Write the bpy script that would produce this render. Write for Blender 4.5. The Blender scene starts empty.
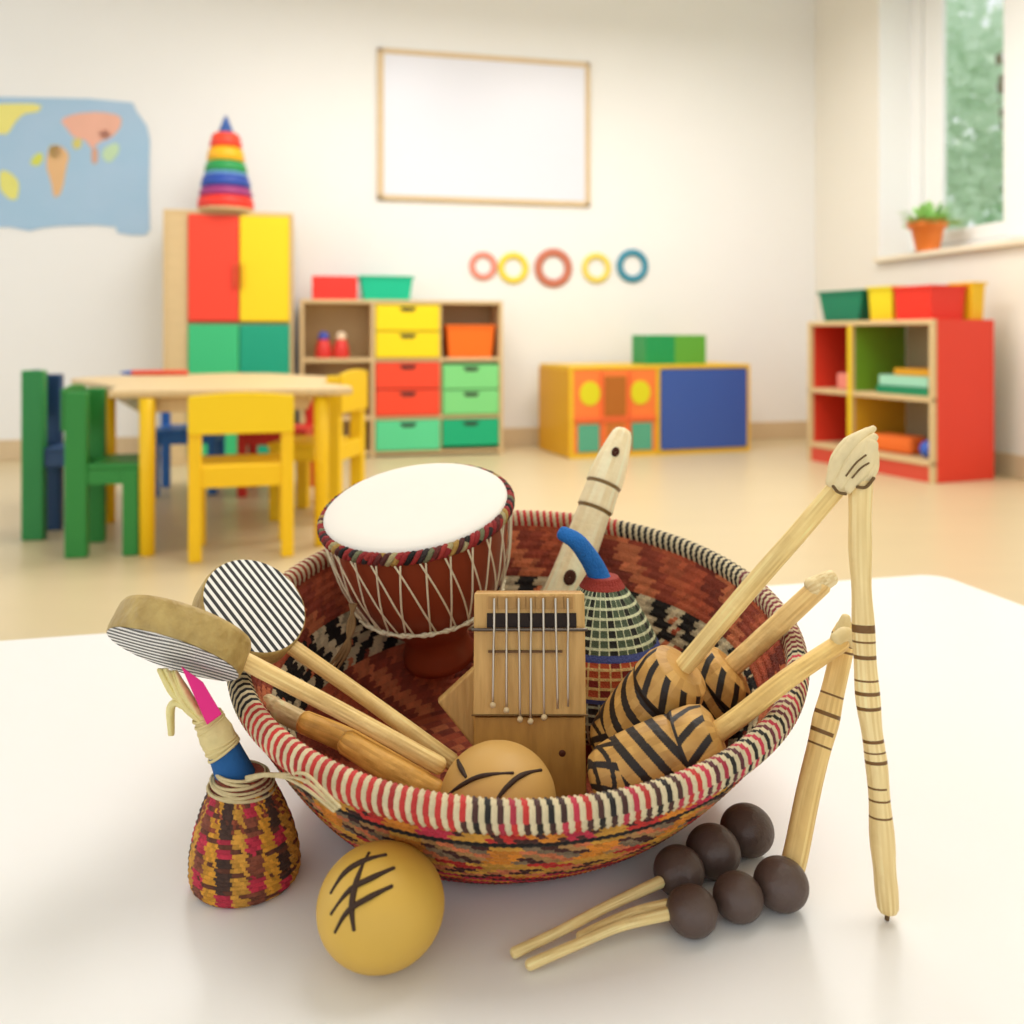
import bpy, math, random
from mathutils import Vector, Matrix
random.seed(7)
PI=math.pi
sc=bpy.context.scene
col=sc.collection
# ---------------------------------------------------------------- camera model (level lens, 0.8 m above the floor)
FP=900.0; CZ=0.80; HY=335.0
def at(px,py,Y):      # world point seen at px,py at distance Y
    return Vector(((px-512)/FP*Y, Y, CZ-(py-HY)/FP*Y))
def onz(px,py,z):     # world point seen at px,py on the level plane z
    Y=(CZ-z)*FP/(py-HY); return Vector(((px-512)/FP*Y,Y,z))
cam=bpy.data.cameras.new('camera'); co=bpy.data.objects.new('camera',cam); col.objects.link(co)
co.location=(0,0,CZ); co.rotation_euler=(PI/2,0,0)
cam.sensor_width=36; cam.lens=FP/1024*36; cam.shift_y=-(512-HY)/1024
cam.clip_start=.02; cam.clip_end=200
cam.dof.use_dof=True; cam.dof.focus_distance=.60; cam.dof.aperture_fstop=6.3
sc.camera=co
# ---------------------------------------------------------------- materials
def lin(h):
    h=h.lstrip('#'); o=[]
    for i in (0,2,4):
        c=int(h[i:i+2],16)/255
        o.append(c/12.92 if c<=.04045 else ((c+.055)/1.055)**2.4)
    return tuple(o)
MC={}
def mat(hexc=None,rough=.6,var=.0,scale=8,bump=0,bscale=60,stretch=(1,1,1),vc=False,spec=.4,name=None,metal=0,sheen=0,hex2=None):
    key=(hexc,rough,var,scale,bump,bscale,stretch,vc,spec,metal,sheen,hex2)
    if key in MC: return MC[key]
    m=bpy.data.materials.new(name or 'mat'); m.use_nodes=True
    nt=m.node_tree; N=nt.nodes; L=nt.links; b=N['Principled BSDF']
    b.inputs['Roughness'].default_value=rough
    b.inputs['Specular IOR Level'].default_value=spec
    b.inputs['Metallic'].default_value=metal
    if sheen: b.inputs['Sheen Weight'].default_value=sheen
    tc=N.new('ShaderNodeTexCoord'); mp=N.new('ShaderNodeMapping'); mp.inputs['Scale'].default_value=stretch
    L.new(tc.outputs['Object'],mp.inputs['Vector'])
    src=None
    if vc:
        a=N.new('ShaderNodeAttribute'); a.attribute_name='Col'; src=a.outputs['Color']
    if var>0 or not vc:
        nz=N.new('ShaderNodeTexNoise'); nz.inputs['Scale'].default_value=scale; nz.inputs['Detail'].default_value=4
        L.new(mp.outputs[0],nz.inputs['Vector'])
        mx=N.new('ShaderNodeMix'); mx.data_type='RGBA'
        L.new(nz.outputs['Fac'],mx.inputs[0])
        if vc:
            mx.blend_type='MULTIPLY'; L.new(src,mx.inputs[6]); mx.inputs[7].default_value=(1-var,1-var,1-var,1)
        else:
            c=lin(hexc); c2=lin(hex2) if hex2 else tuple(x*(1-var) for x in c); c1=c if hex2 else tuple(min(1,x*(1+var*.5)) for x in c)
            mx.inputs[6].default_value=(*c1,1); mx.inputs[7].default_value=(*c2,1)
        src=mx.outputs[2]
    L.new(src,b.inputs['Base Color'])
    if bump>0:
        n2=N.new('ShaderNodeTexNoise'); n2.inputs['Scale'].default_value=bscale; n2.inputs['Detail'].default_value=3
        L.new(mp.outputs[0],n2.inputs['Vector'])
        bp=N.new('ShaderNodeBump'); bp.inputs['Strength'].default_value=bump; bp.inputs['Distance'].default_value=.002
        L.new(n2.outputs['Fac'],bp.inputs['Height']); L.new(bp.outputs[0],b.inputs['Normal'])
    MC[key]=m; return m
WALLC=mat('#f3f2ef',.9,.02,3,name='wall_paint')
FLOORC=mat('#d6c29a',.35,.06,2.2,stretch=(.5,3,1),name='floor_lino',spec=.3)
WOOD=mat('#dcbf8d',.55,.14,7,stretch=(1,1,9),name='beech_wood')
WOODX=mat('#dcbf8d',.5,.12,7,stretch=(9,1.5,1),name='beech_wood_flat')
def paint(h,r=.45): return mat(h,r,.03,5,name='paint')
def fabric(h): return mat(h,.85,.08,60,.3,400,name='cloth')
STICK=mat('#e6cf95',.55,.22,26,.5,120,stretch=(1,1,.2),name='peeled_wood')
VCW=mat(None,.5,.10,40,.5,160,vc=True,name='marked_wood')
VCF=mat(None,.75,.16,220,.8,700,vc=True,name='woven_fibre')
VCP=mat(None,.6,0,1,0,vc=True,name='plain_colours')
# ---------------------------------------------------------------- mesh helper
def catmull(P,n):
    P=[Vector(p) for p in P]
    if len(P)==2: return [P[0].lerp(P[1],i/n) for i in range(n+1)]
    Q=[2*P[0]-P[1]]+P+[2*P[-1]-P[-2]]; out=[]
    seg=len(P)-1; per=max(1,n//seg)
    for k in range(seg):
        a,b,c,d=Q[k:k+4]
        for i in range(per):
            t=i/per
            out.append(.5*((2*b)+(c-a)*t+(2*a-5*b+4*c-d)*t*t+(3*b-a-3*c+d)*t**3))
    out.append(P[-1]); return out
class MB:
    def __init__(s): s.v=[]; s.f=[]; s.c=[]; s.sm=[]; s.M=None
    def vert(s,p):
        p=Vector(p)
        if s.M is not None: p=s.M@p
        s.v.append(p); return len(s.v)-1
    def face(s,ids,c=None,sm=False): s.f.append(ids); s.c.append(c); s.sm.append(sm)
    def box(s,x0,x1,y0,y1,z0,z1,c=None):
        i=[s.vert(p) for p in ((x0,y0,z0),(x1,y0,z0),(x1,y1,z0),(x0,y1,z0),(x0,y0,z1),(x1,y0,z1),(x1,y1,z1),(x0,y1,z1))]
        for q in ((0,3,2,1),(4,5,6,7),(0,1,5,4),(1,2,6,5),(2,3,7,6),(3,0,4,7)): s.face([i[k] for k in q],c)
        return s
    def hexa(s,P,c=None):   # eight points bottom 4, top 4
        i=[s.vert(p) for p in P]
        for q in ((0,3,2,1),(4,5,6,7),(0,1,5,4),(1,2,6,5),(2,3,7,6),(3,0,4,7)): s.face([i[k] for k in q],c)
        return s
    def prism(s,poly,z0,z1,c=None,ax='z'):
        def P(a,b,z): return (a,b,z) if ax=='z' else (a,z,b)
        n=len(poly); lo=[s.vert(P(a,b,z0)) for a,b in poly]; hi=[s.vert(P(a,b,z1)) for a,b in poly]
        s.face(lo[::-1],c); s.face(hi,c)
        for i in range(n): j=(i+1)%n; s.face([lo[i],lo[j],hi[j],hi[i]],c)
        return s
    def rings(s,R,closed=True,cap=True,cf=None,sm=True,loop=False):
        ids=[[s.vert(p) for p in r] for r in R]; n=len(R[0])
        m=len(R) if loop else len(R)-1
        for j in range(m):
            a=ids[j]; b=ids[(j+1)%len(R)]
            for i in range(n if closed else n-1):
                k=(i+1)%n
                s.face([a[i],a[k],b[k],b[i]],cf(j,i) if cf else None,sm)
        if cap and not loop:
            s.face(ids[0][::-1],cf(0,0) if cf else None); s.face(ids[-1],cf(m-1,0) if cf else None)
        return s
    def tube(s,P,r,n=10,steps=0,cf=None,rnd=True,flat=1.0,up=(0,0,1),rf=None):
        P=[Vector(p) for p in P]
        if steps: P=catmull(P,steps)
        m=len(P); up=Vector(up); R=[]
        def rad(t):
            if rf: return rf(t)
            if isinstance(r,(int,float)): return r
            x=t*(len(r)-1); k=min(int(x),len(r)-2); return r[k]*(1-(x-k))+r[k+1]*(x-k)
        d0=None; U=None
        st=[]
        for i,p in enumerate(P):
            d=(P[min(i+1,m-1)]-P[max(i-1,0)]).normalized()
            if U is None:
                U=d.cross(up)
                if U.length<1e-3: U=d.cross(Vector((1,0,0)))
            U=(U-d*U.dot(d)).normalized(); W=d.cross(U)
            st.append((p,d,U.copy(),W,rad(i/(m-1)),i/(m-1)))
        if rnd:
            p,d,u,w,q,t=st[0]; pre=[(p-d*q*.55,d,u,w,q*.45,t),(p-d*q*.38,d,u,w,q*.78,t)]
            p,d,u,w,q,t=st[-1]; post=[(p+d*q*.38,d,u,w,q*.78,t),(p+d*q*.55,d,u,w,q*.45,t)]
            st=pre+st+post
        for p,d,u,w,q,t in st:
            R.append([p+u*q*math.cos(2*PI*k/n)+w*q*flat*math.sin(2*PI*k/n) for k in range(n)])
        g=(lambda j,i: cf(st[j][5],i/n)) if cf else None
        return s.rings(R,cf=g)
    def lathe(s,prof,n=32,cf=None,sx=1,sy=1,sm=True,cap=True):
        R=[[(r*sx*math.cos(2*PI*k/n),r*sy*math.sin(2*PI*k/n),z) for k in range(n)] for r,z in prof]
        return s.rings(R,cf=cf,sm=sm,cap=cap)
    def sphere(s,c,r,n=24,m=14,sc3=(1,1,1),cf=None):
        c=Vector(c); R=[]
        for j in range(m+1):
            a=-PI/2+PI*(j+.02)/(m+.04) if 0<j<m else (-PI/2+.03 if j==0 else PI/2-.03)
            R.append([(c.x+r*sc3[0]*math.cos(a)*math.cos(2*PI*k/n),c.y+r*sc3[1]*math.cos(a)*math.sin(2*PI*k/n),c.z+r*sc3[2]*math.sin(a)) for k in range(n)])
        return s.rings(R,cf=cf)
MW={}
def grain(hexc,amp=.16,seed=1,marks=(),dark='#7a5426'):
    rg=random.Random(seed); K=28; T=[[rg.uniform(-1,1) for _ in range(9)] for _ in range(K+1)]; base=lin(hexc); dk=lin(dark); blot=[rg.uniform(-1,1) for _ in range(14)]
    def cf(t_,a):
        for (q,w,a0,a1) in marks:
            if abs(t_-q)<w and (a0<=a<=a1 or a0<=a+1<=a1): return dk
        t_=min(max(t_,0),.999); k=int(a*K)%K; x=t_*8; i=int(x); v=T[k][i]*(1-(x-i))+T[k][min(i+1,8)]*(x-i)
        y=t_*13; m=int(y); w=blot[m]*(1-(y-m))+blot[min(m+1,13)]*(y-m)
        f=1+amp*v+amp*.4*w
        return (min(1,base[0]*f*1.03),base[1]*f*(1+.06*v)*.975,base[2]*f*(1+.16*v)*.92)
    return cf
def link(name,mb,m,parent=None,world=True,bev=0,loc=None,label=None,kind=None,sub=0):
    me=bpy.data.meshes.new(name); inv=None
    if parent is not None and world: inv=MW[parent.name].inverted()
    elif parent is None and loc is not None: inv=Matrix.Translation(Vector(loc)).inverted()
    vs=[(inv@v if inv is not None else v) for v in mb.v]
    me.from_pydata([tuple(v) for v in vs],[],mb.f)
    me.polygons.foreach_set('use_smooth',mb.sm)
    if any(c is not None for c in mb.c):
        a=me.color_attributes.new('Col','FLOAT_COLOR','CORNER'); buf=[]
        for f,c in zip(mb.f,mb.c):
            c=c or (1,1,1)
            for _ in f: buf+= [c[0],c[1],c[2],1]
        a.data.foreach_set('color',buf)
    me.materials.append(m); me.update()
    o=bpy.data.objects.new(name,me); col.objects.link(o)
    if parent is not None: o.parent=parent; MW[o.name]=MW[parent.name] if True else None
    else:
        if loc is not None: o.location=loc
        MW[o.name]=Matrix.Translation(Vector(loc)) if loc is not None else Matrix.Identity(4)
    if bev:
        b=o.modifiers.new('bevel','BEVEL'); b.width=bev; b.segments=2; b.limit_method='ANGLE'
    if sub:
        b=o.modifiers.new('subdivision','SUBSURF'); b.levels=sub; b.render_levels=sub
    if label: o['label']=label
    if kind: o['kind']=kind
    return o
def thing(name,label,cat,loc=(0,0,0),rotz=0,group=None):
    o=bpy.data.objects.new(name,None); col.objects.link(o); o.empty_display_size=.05
    o.location=loc; o.rotation_euler=(0,0,rotz); o['label']=label; o['category']=cat
    if group: o['group']=group
    MW[o.name]=Matrix.Translation(Vector(loc))@Matrix.Rotation(rotz,4,'Z'); return o
def tag(o,label,cat,group=None):
    o['label']=label; o['category']=cat
    if group: o['group']=group
    return o
def bx(*a): return MB().box(*a)
def part(name,m,parent,*b,bev=.004,label=None,kind=None): return link(name,bx(*b),m,parent,world=False,bev=bev,label=label,kind=kind)
# ================================================================ THE ROOM
WA=math.atan(.23); W0=6.5
wd=Vector((math.cos(WA),math.sin(WA),0)); wi=Vector((-math.sin(WA),math.cos(WA),0))   # along the back wall, into the back wall
def wallY(px,off=0):
    u=(px-512)/FP; y0=W0-off/math.cos(WA); return y0/(1-.23*u)
def wallpt(px,py,off=0): return at(px,py,wallY(px,off))
def wallframe(): return Matrix.Translation((0,W0,0))@Matrix.Rotation(WA,4,'Z')
corner=wallpt(815,HY); corner.z=0
sc_=(corner-Vector((0,W0,0))).dot(wd)     # s of the corner
H=3.75
def sbox(name,s0,s1,o0,o1,z0,z1,m,kind='structure',bev=0):   # s along wall, o toward the room (negative = behind)
    b=MB(); b.M=wallframe(); b.box(s0,s1,-o1,-o0,z0,z1); o=link(name,b,m,None,bev=bev); o['kind']=kind; return o
sbox('floor',-5.5,sc_+.3,-.2,9.5,-.15,0,FLOORC)
sbox('ceiling',-5.5,sc_+.3,-.2,9.5,H,H+.1,WALLC)
sbox('wall_back',-5.5,sc_,-.2,0,0,H,WALLC)
sbox('baseboard_back',-5.5,sc_-.02,.001,.018,0,.13,mat('#d8c09a',.5,.05,name='baseboard'),bev=.004)
# right wall with window opening: coordinate o (distance from back wall)
def oright(px):   # o where the right wall is seen at px
    u=(px-512)/FP
    # point = corner - wi*o ; X/Y=u
    return (corner.x-u*corner.y)/(wi.x-u*wi.y)
o1=oright(879); o2=o1+2.15; SZ=1.30; WT=3.35; TH=.34
b=MB(); b.M=wallframe()
b.box(sc_,sc_+TH,-o1,.2,0,H); b.box(sc_,sc_+TH,-9.5,-o2,0,H); b.box(sc_,sc_+TH,-o2,-o1,0,SZ); b.box(sc_,sc_+TH,-o2,-o1,WT,H)
w=link('wall_right',b,mat('#efe9dc',.9,.02,3,name='wall_paint_warm')); w['kind']='structure'
sbox('baseboard_right',sc_-.018,sc_-.001,.02,9.5,0,.13,mat('#d8c09a',.5,.05,name='baseboard'),bev=.004)
WHITE=mat('#f7f7f5',.35,.01,3,name='white_lacquer')
sbox('trim_1',sc_-.05,sc_+TH-.07,o1-.0,o2,SZ,SZ+.035,mat('#efe2c8',.4,.04,name='sill_wood'),bev=.006)
sz=SZ+.035
# window frame
fx0=sc_+.24; fx1=sc_+.30
def opl(px,ds):
    u=(px-512)/FP; c=corner+wd*ds
    return (c.x-u*c.y)/(wi.x-u*wi.y)
b=MB(); b.M=wallframe()
fw=.12
b.box(fx0,fx1,-o1-fw,-o1,sz,WT); b.box(fx0,fx1,-o2,-o2+fw,sz,WT); b.box(fx0,fx1,-o2,-o1,sz,sz+.06); b.box(fx0,fx1,-o2,-o1,WT-.1,WT)
mo=opl(1008,.24)+.05
b.box(fx0,fx1,-mo-.14,-mo+.05,sz,WT)
lb=MB(); lb.M=wallframe(); lb.box(sc_-.002,fx0,-o1-.012,-o1-.0,sz,WT); lb.box(sc_-.002,fx0,-o2,-o2+.012,sz,WT); lb.box(sc_-.002,fx0,-o2,-o1,WT-.012,WT); lb=link('trim_2',lb,WHITE); lb['kind']='structure'
win=link('window_1',b,WHITE,bev=.006); win['kind']='structure'
b=MB(); b.M=wallframe(); ga=opl(941,.25); fx2=fx0+.015
for u0,u1 in ((o1+fw+.006,mo-.056),):
    b.box(fx2,fx1-.006,-ga,-u0,sz+.066,WT-.106); b.box(fx2,fx1-.006,-u1,-u1+.05,sz+.066,WT-.106); b.box(fx2,fx1-.006,-u1+.05,-ga,sz+.066,sz+.16); b.box(fx2,fx1-.006,-u1+.05,-ga,WT-.2,WT-.106)
link('sash',b,WHITE,win,bev=.006)
g=bpy.data.materials.new('window_glass'); g.use_nodes=True; nt=g.node_tree; nt.nodes.clear()
o_=nt.nodes.new('ShaderNodeOutputMaterial'); mx=nt.nodes.new('ShaderNodeMixShader'); tr=nt.nodes.new('ShaderNodeBsdfTransparent'); gl=nt.nodes.new('ShaderNodeBsdfGlossy'); gl.inputs['Roughness'].default_value=.02
mx.inputs[0].default_value=.06; nt.links.new(tr.outputs[0],mx.inputs[1]); nt.links.new(gl.outputs[0],mx.inputs[2]); nt.links.new(mx.outputs[0],o_.inputs[0])
b=MB(); b.M=wallframe(); b.box(fx0+.03,fx0+.036,-mo+.1,-ga,sz+.16,WT-.2); b.box(fx0+.03,fx0+.036,-o2+fw,-mo-.14,sz+.06,WT-.1)
gp=link('window_pane',b,g,win); 
# outside ground
b=MB(); b.box(3.6,40,-10,45,-.5,-.4); o=link('ground_outside',b,mat('#9cb878',.9,.2,2,name='lawn')); o['kind']='structure'
# trees beyond the window
def tree(x,y,h,r,hx,label,seed):
    rr=random.Random(seed)
    t=thing('garden_tree',label,'tree',(x,y,-.4),0)
    k=MB(); k.tube([(0,0,0),(.1,.05,h*.4),(-.1,.1,h*.85)],[.16,.11,.04],10,12); link('trunk',k,mat('#8a7a62',.9,.2,name='bark'),t,world=False)
    f=MB(); cl=[(rr.uniform(-r,r)*.7,rr.uniform(-r,r)*.7,h*rr.uniform(.25,1)) for _ in range(26)]
    for i in range(4200):
        c=cl[i%26]; q=Vector((rr.gauss(0,1),rr.gauss(0,1),rr.gauss(0,1))).normalized()*r*.42*rr.random()**.33
        p=Vector(c)+q; a=Vector((rr.gauss(0,1),rr.gauss(0,1),rr.gauss(0,.5))).normalized(); c2=a.cross(Vector((rr.random(),rr.random(),1))).normalized(); s_=rr.uniform(.09,.17)
        f.face([f.vert(p-a*s_),f.vert(p+c2*s_*.5),f.vert(p+a*s_),f.vert(p-c2*s_*.5)])
    lm=mat(hx,.7,.12,1.5,name='leaves')
    if not lm.node_tree.nodes.get('through'):
        nt=lm.node_tree; tl_=nt.nodes.new('ShaderNodeBsdfTranslucent'); tl_.name='through'; tl_.inputs[0].default_value=(*lin(hx),1); mx_=nt.nodes.new('ShaderNodeMixShader'); mx_.inputs[0].default_value=.5
        nt.links.new(nt.nodes['Principled BSDF'].outputs[0],mx_.inputs[1]); nt.links.new(tl_.outputs[0],mx_.inputs[2]); nt.links.new(mx_.outputs[0],nt.nodes['Material Output'].inputs[0])
    link('foliage',f,lm,t,world=False)
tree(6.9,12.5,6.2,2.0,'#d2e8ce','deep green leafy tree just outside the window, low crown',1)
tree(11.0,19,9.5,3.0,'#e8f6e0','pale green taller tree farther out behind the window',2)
# ---------------------------------------------------------------- potted plant on the sill
pp=(corner-wi*oright(927.5)); 
ppos=pp+wd*.085
Yp=ppos.y; ppos.x=(927.5-512)/FP*Yp; ppos.z=sz
t=thing('potted_plant','small leafy green plant in orange pot on the window sill','plant',ppos)
k=MB(); k.lathe([(.066,0),(.07,.005),(.10,.15),(.118,.152),(.122,.195),(.108,.195),(.10,.17),(.02,.165)],32); link('pot',k,paint('#fa8c3c'),t,world=False)
k=MB(); k.lathe([(.10,.165),(.05,.178),(.01,.18)],20); link('soil',k,mat('#4b3524',.95,.3,40),t,world=False)
k=MB(); rr=random.Random(4)
for i in range(60):
    a=rr.uniform(0,2*PI); l=rr.uniform(.12,.22); e=rr.uniform(.25,1.35); d=Vector((math.cos(a)*math.cos(e),math.sin(a)*math.cos(e),math.sin(e))); sd=Vector((-math.sin(a),math.cos(a),0)); up=sd.cross(d)
    p0=Vector((.03*math.cos(a),.03*math.sin(a),.17)); w_=l*.16; pts=[]
    for q,wq in ((0,.15),(.35,.8),(.65,1),(.85,.6),(1,.05)):
        c=p0+d*l*q-Vector((0,0,1))*l*.25*q*q; pts.append((k.vert(c-sd*w_*wq),k.vert(c-Vector((0,0,w_*wq*.3))),k.vert(c+sd*w_*wq)))
    for u,v in zip(pts,pts[1:]):
        k.face([u[0],u[1],v[1],v[0]],None,True); k.face([u[1],u[2],v[2],v[1]],None,True)
link('leaves',k,mat('#b4e48c',.5,.3,20,name='leaf_green'),t,world=False)
# ---------------------------------------------------------------- wall items
M_=wallframe(); Mi=M_.inverted()
def W2(px,py,off=0): return Mi@wallpt(px,py,off)
p0=W2(377,204); p1=W2(589,50)
z0=1.745; z1=2.80
t=thing('whiteboard','large blank white board in thin pale wooden frame on the back wall','whiteboard',wallpt(483,204,.0)*1.0,WA)
L0=MW[t.name].inverted()
def WB(mbargs): pass
s0,s1=p0.x,p1.x; tl=(Mi@Vector(t.location)); oz=t.location.z
def wl(s,z): return (s-tl.x, z-oz)
a0,b0=wl(s0,z0); a1,b1=wl(s1,z1); fr=.035
part('board',mat('#e6e7f0',.3,.01,2,name='board_white'),t,a0+fr,a1-fr,-.018,-.003,b0+fr,b1-fr,bev=0)
FR=mat('#ddc39a',.5,.08,9)
k=MB(); k.box(a0,a1,-.03,-.002,b1-fr,b1); k.box(a0,a1,-.03,-.002,b0,b0+fr); k.box(a0,a0+fr+.01,-.03,-.002,b0,b1); k.box(a1-fr,a1,-.03,-.002,b0,b1)
link('frame',k,FR,t,world=False,bev=.004)
for (px,py,r,hx,nm) in ((483,266,13.5,'#e8907c','salmon pink ring on the back wall, leftmost of the five'),(513,268,15,'#f2d848','bright yellow ring on the wall next to the salmon one'),(553,268,18.5,'#c9765c','large rust brown ring in the middle of the wall row'),(596,268,14.5,'#f0d964','pale yellow ring between the rust and blue rings'),(632,266,16,'#3f8ea6','teal blue ring at the right end of the wall row')):
    c=W2(px,py); R=r/FP*wallY(px)*.84; k=MB(); n=40; k.M=M_@Matrix.Translation((c.x,-.012,c.z)); rr=R*.26
    k.rings([[((R+rr*math.cos(b_))*math.cos(a_),.7*0+.009*math.sin(b_),(R+rr*math.cos(b_))*math.sin(a_)) for b_ in [2*PI*q/10 for q in range(10)]] for a_ in [2*PI*q/n for q in range(n)]],loop=True)
    o=link('wall_ring',k,paint(hx),None,loc=tuple(wallpt(px,py))); tag(o,nm,'wall decoration','rings in a row on the back wall')
# map
t=thing('world_map','pale blue paper world map with coloured lands pinned on the wall at left','map',wallpt(75,235),WA)
tl=Mi@Vector(t.location)
def mp(px,py): q=W2(px,py); return (q.x-tl.x,q.z-tl.z)
outl=[mp(*p) for p in ((-70,97),(-20,97),(40,98),(90,99),(133,103),(137,112),(147,126),(150,140),(149,190),(150,230),(146,235),(132,235),(118,233),(116,227),(95,225),(60,226),(42,228),(30,231),(10,227),(-30,228),(-70,230))]
k=MB(); k.prism(outl,-.008,-.003,ax='y'); link('map_sheet',k,mat('#9cc3dc',.8,.12,3,hex2='#b4cbe4',name='map_sea'),t,world=False)
def land(pts,hx,n=3):
    P=[mp(*p) for p in pts]; Q=[]
    for i in range(len(P)):
        a=Vector(P[i]); b_=Vector(P[(i+1)%len(P)]); Q+= [a.lerp(b_,.22),a.lerp(b_,.78)]
    k=MB(); k.prism([tuple(q) for q in Q],-.010,-.0085,ax='y'); o=link('landmass',k,mat(hx,.8,.1,6),t,world=False); return o
land([(60,120),(75,114),(100,112),(122,116),(121,128),(112,138),(100,142),(92,150),(86,140),(74,138),(68,130)],'#f0b7a0')
land([(97,132),(108,130),(112,137),(104,141)],'#e08078')
land([(50,145),(62,146),(70,155),(66,170),(64,185),(60,196),(54,198),(52,184),(46,165)],'#e8bb88')
land([(49,146),(60,145),(63,156),(56,160),(50,156)],'#efdb58')
land([(34,156),(42,152),(44,160),(38,167),(30,164)],'#d8dc62')
land([(0,104),(42,104),(40,112),(24,114),(16,122),(8,135),(0,134),(-60,136),(-66,110)],'#efe686')
land([(0,170),(10,172),(20,182),(18,200),(10,200),(0,190)],'#e6e27e')
land([(72,140),(82,138),(82,148),(74,150)],'#d9cf7a')
land([(92,148),(98,148),(98,164),(92,164)],'#dba88c')
land([(104,148),(118,142),(120,152),(110,164),(102,158)],'#c6e0b8')
# ================================================================ background furniture
def place(px,Y): return Vector(((px-512)/FP*Y,Y,0))
# --- tall cabinet
Yc=wallY(163,.5); loc=place(163,Yc)
t=thing('tall_cabinet','tall beech cabinet with red, yellow and green doors against the back wall','cabinet',loc,WA)
CW=(place(293,wallY(293,.5))-loc).length; CH=1.57; D=.46
k=MB(); k.box(0,.02,0,D,.0,CH-.025); k.box(CW-.02,CW,0,D,0,CH-.025); k.box(0,CW,0,D,CH-.025,CH); k.box(.02,CW-.02,0.02,D,.04,.07); k.box(.02,CW-.02,D-.015,D,.07,CH-.03); k.box(.02,CW-.02,.02,D,.855,.88); k.box(.02,.145,0,.02,0,CH-.025)
link('carcass',k,WOOD,t,world=False,bev=.004)
xm=.145+(CW-.165)/2
for x0,x1,za,zb,hx in ((.148,xm-.003,.885,CH-.028,'#f4452c'),(xm+.003,CW-.022,.885,CH-.028,'#fbd410'),(.148,xm-.003,.06,.865,'#3cc07c'),(xm+.003,CW-.022,.06,.865,'#12a07c')):
    d=part('door',paint(hx),t,x0,x1,-.02,0.0,za,zb)
    left=x0<.2
    hx0=x1-.03 if left else x0+.012
    zc=za+(.26 if za>.5 else .62)
    if za>.5: part('handle',paint('#d8542c' if left else '#e8b818'),d,hx0,hx0+.018,-.045,-.02,zc-.05,zc+.1,bev=.005)
# --- stacking toy
tp=at(226,207,Yc+.16); tp.z=CH
t=thing('stacking_toy','rainbow stacking ring pyramid toy with blue cone tip on the tall cabinet','toy',tp)
k=MB(); k.lathe([(.168,0),(.172,.004),(.172,.014),(.165,.018)],40); link('base',k,WOODX,t,world=False)
z=.018; TT=[(r0*1.04,r1*1.04,hh*1.05,hx) for r0,r1,hh,hx in [(.165,.158,.07,'#f23a2a'),(.158,.147,.055,'#a03a78'),(.147,.134,.07,'#2c4ea8'),(.132,.126,.02,'#7aa8dc'),(.126,.112,.068,'#2c9a50'),(.112,.098,.082,'#fbb81c'),(.096,.078,.088,'#f2482c')]]
for r0,r1,hh,hx in TT:
    k=MB(); e=min(.012,hh*.35); k.lathe([(r0-e,z),(r0,z+e),(r1+.002,z+hh-e),(r1-e,z+hh)],40); link('ring',k,paint(hx),t,world=False); z+=hh
k=MB(); k.lathe([(.044,z),(.047,z+.006),(.03,z+.055),(.012,z+.10),(.004,z+.115)],32); link('cone_tip',k,paint('#2f5aa0'),t,world=False)
# --- drawer unit
Yd=wallY(300,.40); loc=place(300,Yd); UW=(place(503,wallY(503,.40))-loc).length; UH=1.03; D=.36
t=thing('drawer_shelf_unit','beech shelf unit with yellow, red and green drawers along the back wall','shelf unit',loc,WA)
def ux(px): # local x for px on the front plane
    u=(px-512)/FP; A=loc; # point loc+wd*x
    return (u*A.y-A.x)/(wd.x-u*wd.y)
def uz(px,py):
    x=ux(px); Y=loc.y+wd.y*x; return CZ-(py-HY)/FP*Y
T_=.024
xs=[0,ux(373),ux(441),UW]
zr=[uz(400,457),uz(400,418),uz(400,360),UH]
zb=.035
k=MB()
for x in (0,xs[1]-T_/2,UW-T_): k.box(x,x+T_,0,D,0,UH-T_)
k.box(xs[2]-T_/4,xs[2]+T_/4,.01,D,zb,UH-T_)
k.box(0,UW,0,D,UH-T_,UH); k.box(T_,UW-T_,0,D,zb-.02,zb); k.box(T_,UW-T_,D-.01,D,zb,UH-T_)
for z in (zr[1],zr[2]): k.box(T_,UW-T_,.004,D-.01,z-T_/2,z+T_/2)
link('carcass',k,WOOD,t,world=False,bev=.003)
def drawer(x0,x1,za,zb_,hx,n=1):
    h=(zb_-za)/n
    for i in range(n):
        d=link('drawer',MB().box(x0+.006,x1-.006,-.008,.30,za+i*h+.004,za+(i+1)*h-.004),paint(hx),t,world=False,bev=.004)
        xc=(x0+x1)/2; zt=za+(i+1)*h-.018; q=MB(); q.prism([(xc-.055,zt),(xc+.055,zt),(xc+.038,zt-.028),(xc-.038,zt-.028)],-.0105,-.006,ax='y')
        link('handle_slot_shade',q,paint('#241c1c'),d,world=False,label='dark plate for the shade in the cut-out handle')  # nothing is cut out; a dark plate paints the shade of the slot
drawer(xs[1]+T_/2,xs[2]-.004,zr[2]+.012,UH-T_-.004,'#fbdc08',2)
drawer(xs[1]+T_/2,xs[2]-.004,zr[1]+.012,zr[2]-.014,'#f34a2a',2)
drawer(xs[1]+T_/2,xs[2]-.001,zb+.002,zr[1]-.014,'#5cd698')
drawer(xs[2]+.008,UW-T_,zr[1]+.012,zr[2]-.03,'#7fd884',2)
drawer(xs[2]+.004,UW-T_,zb+.02,zr[1]-.014,'#0cb07a')
R13=Matrix.Rotation(WA,3,'Z')
def onunit(x,y,z): return loc+R13@Vector((x,y,z))
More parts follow.
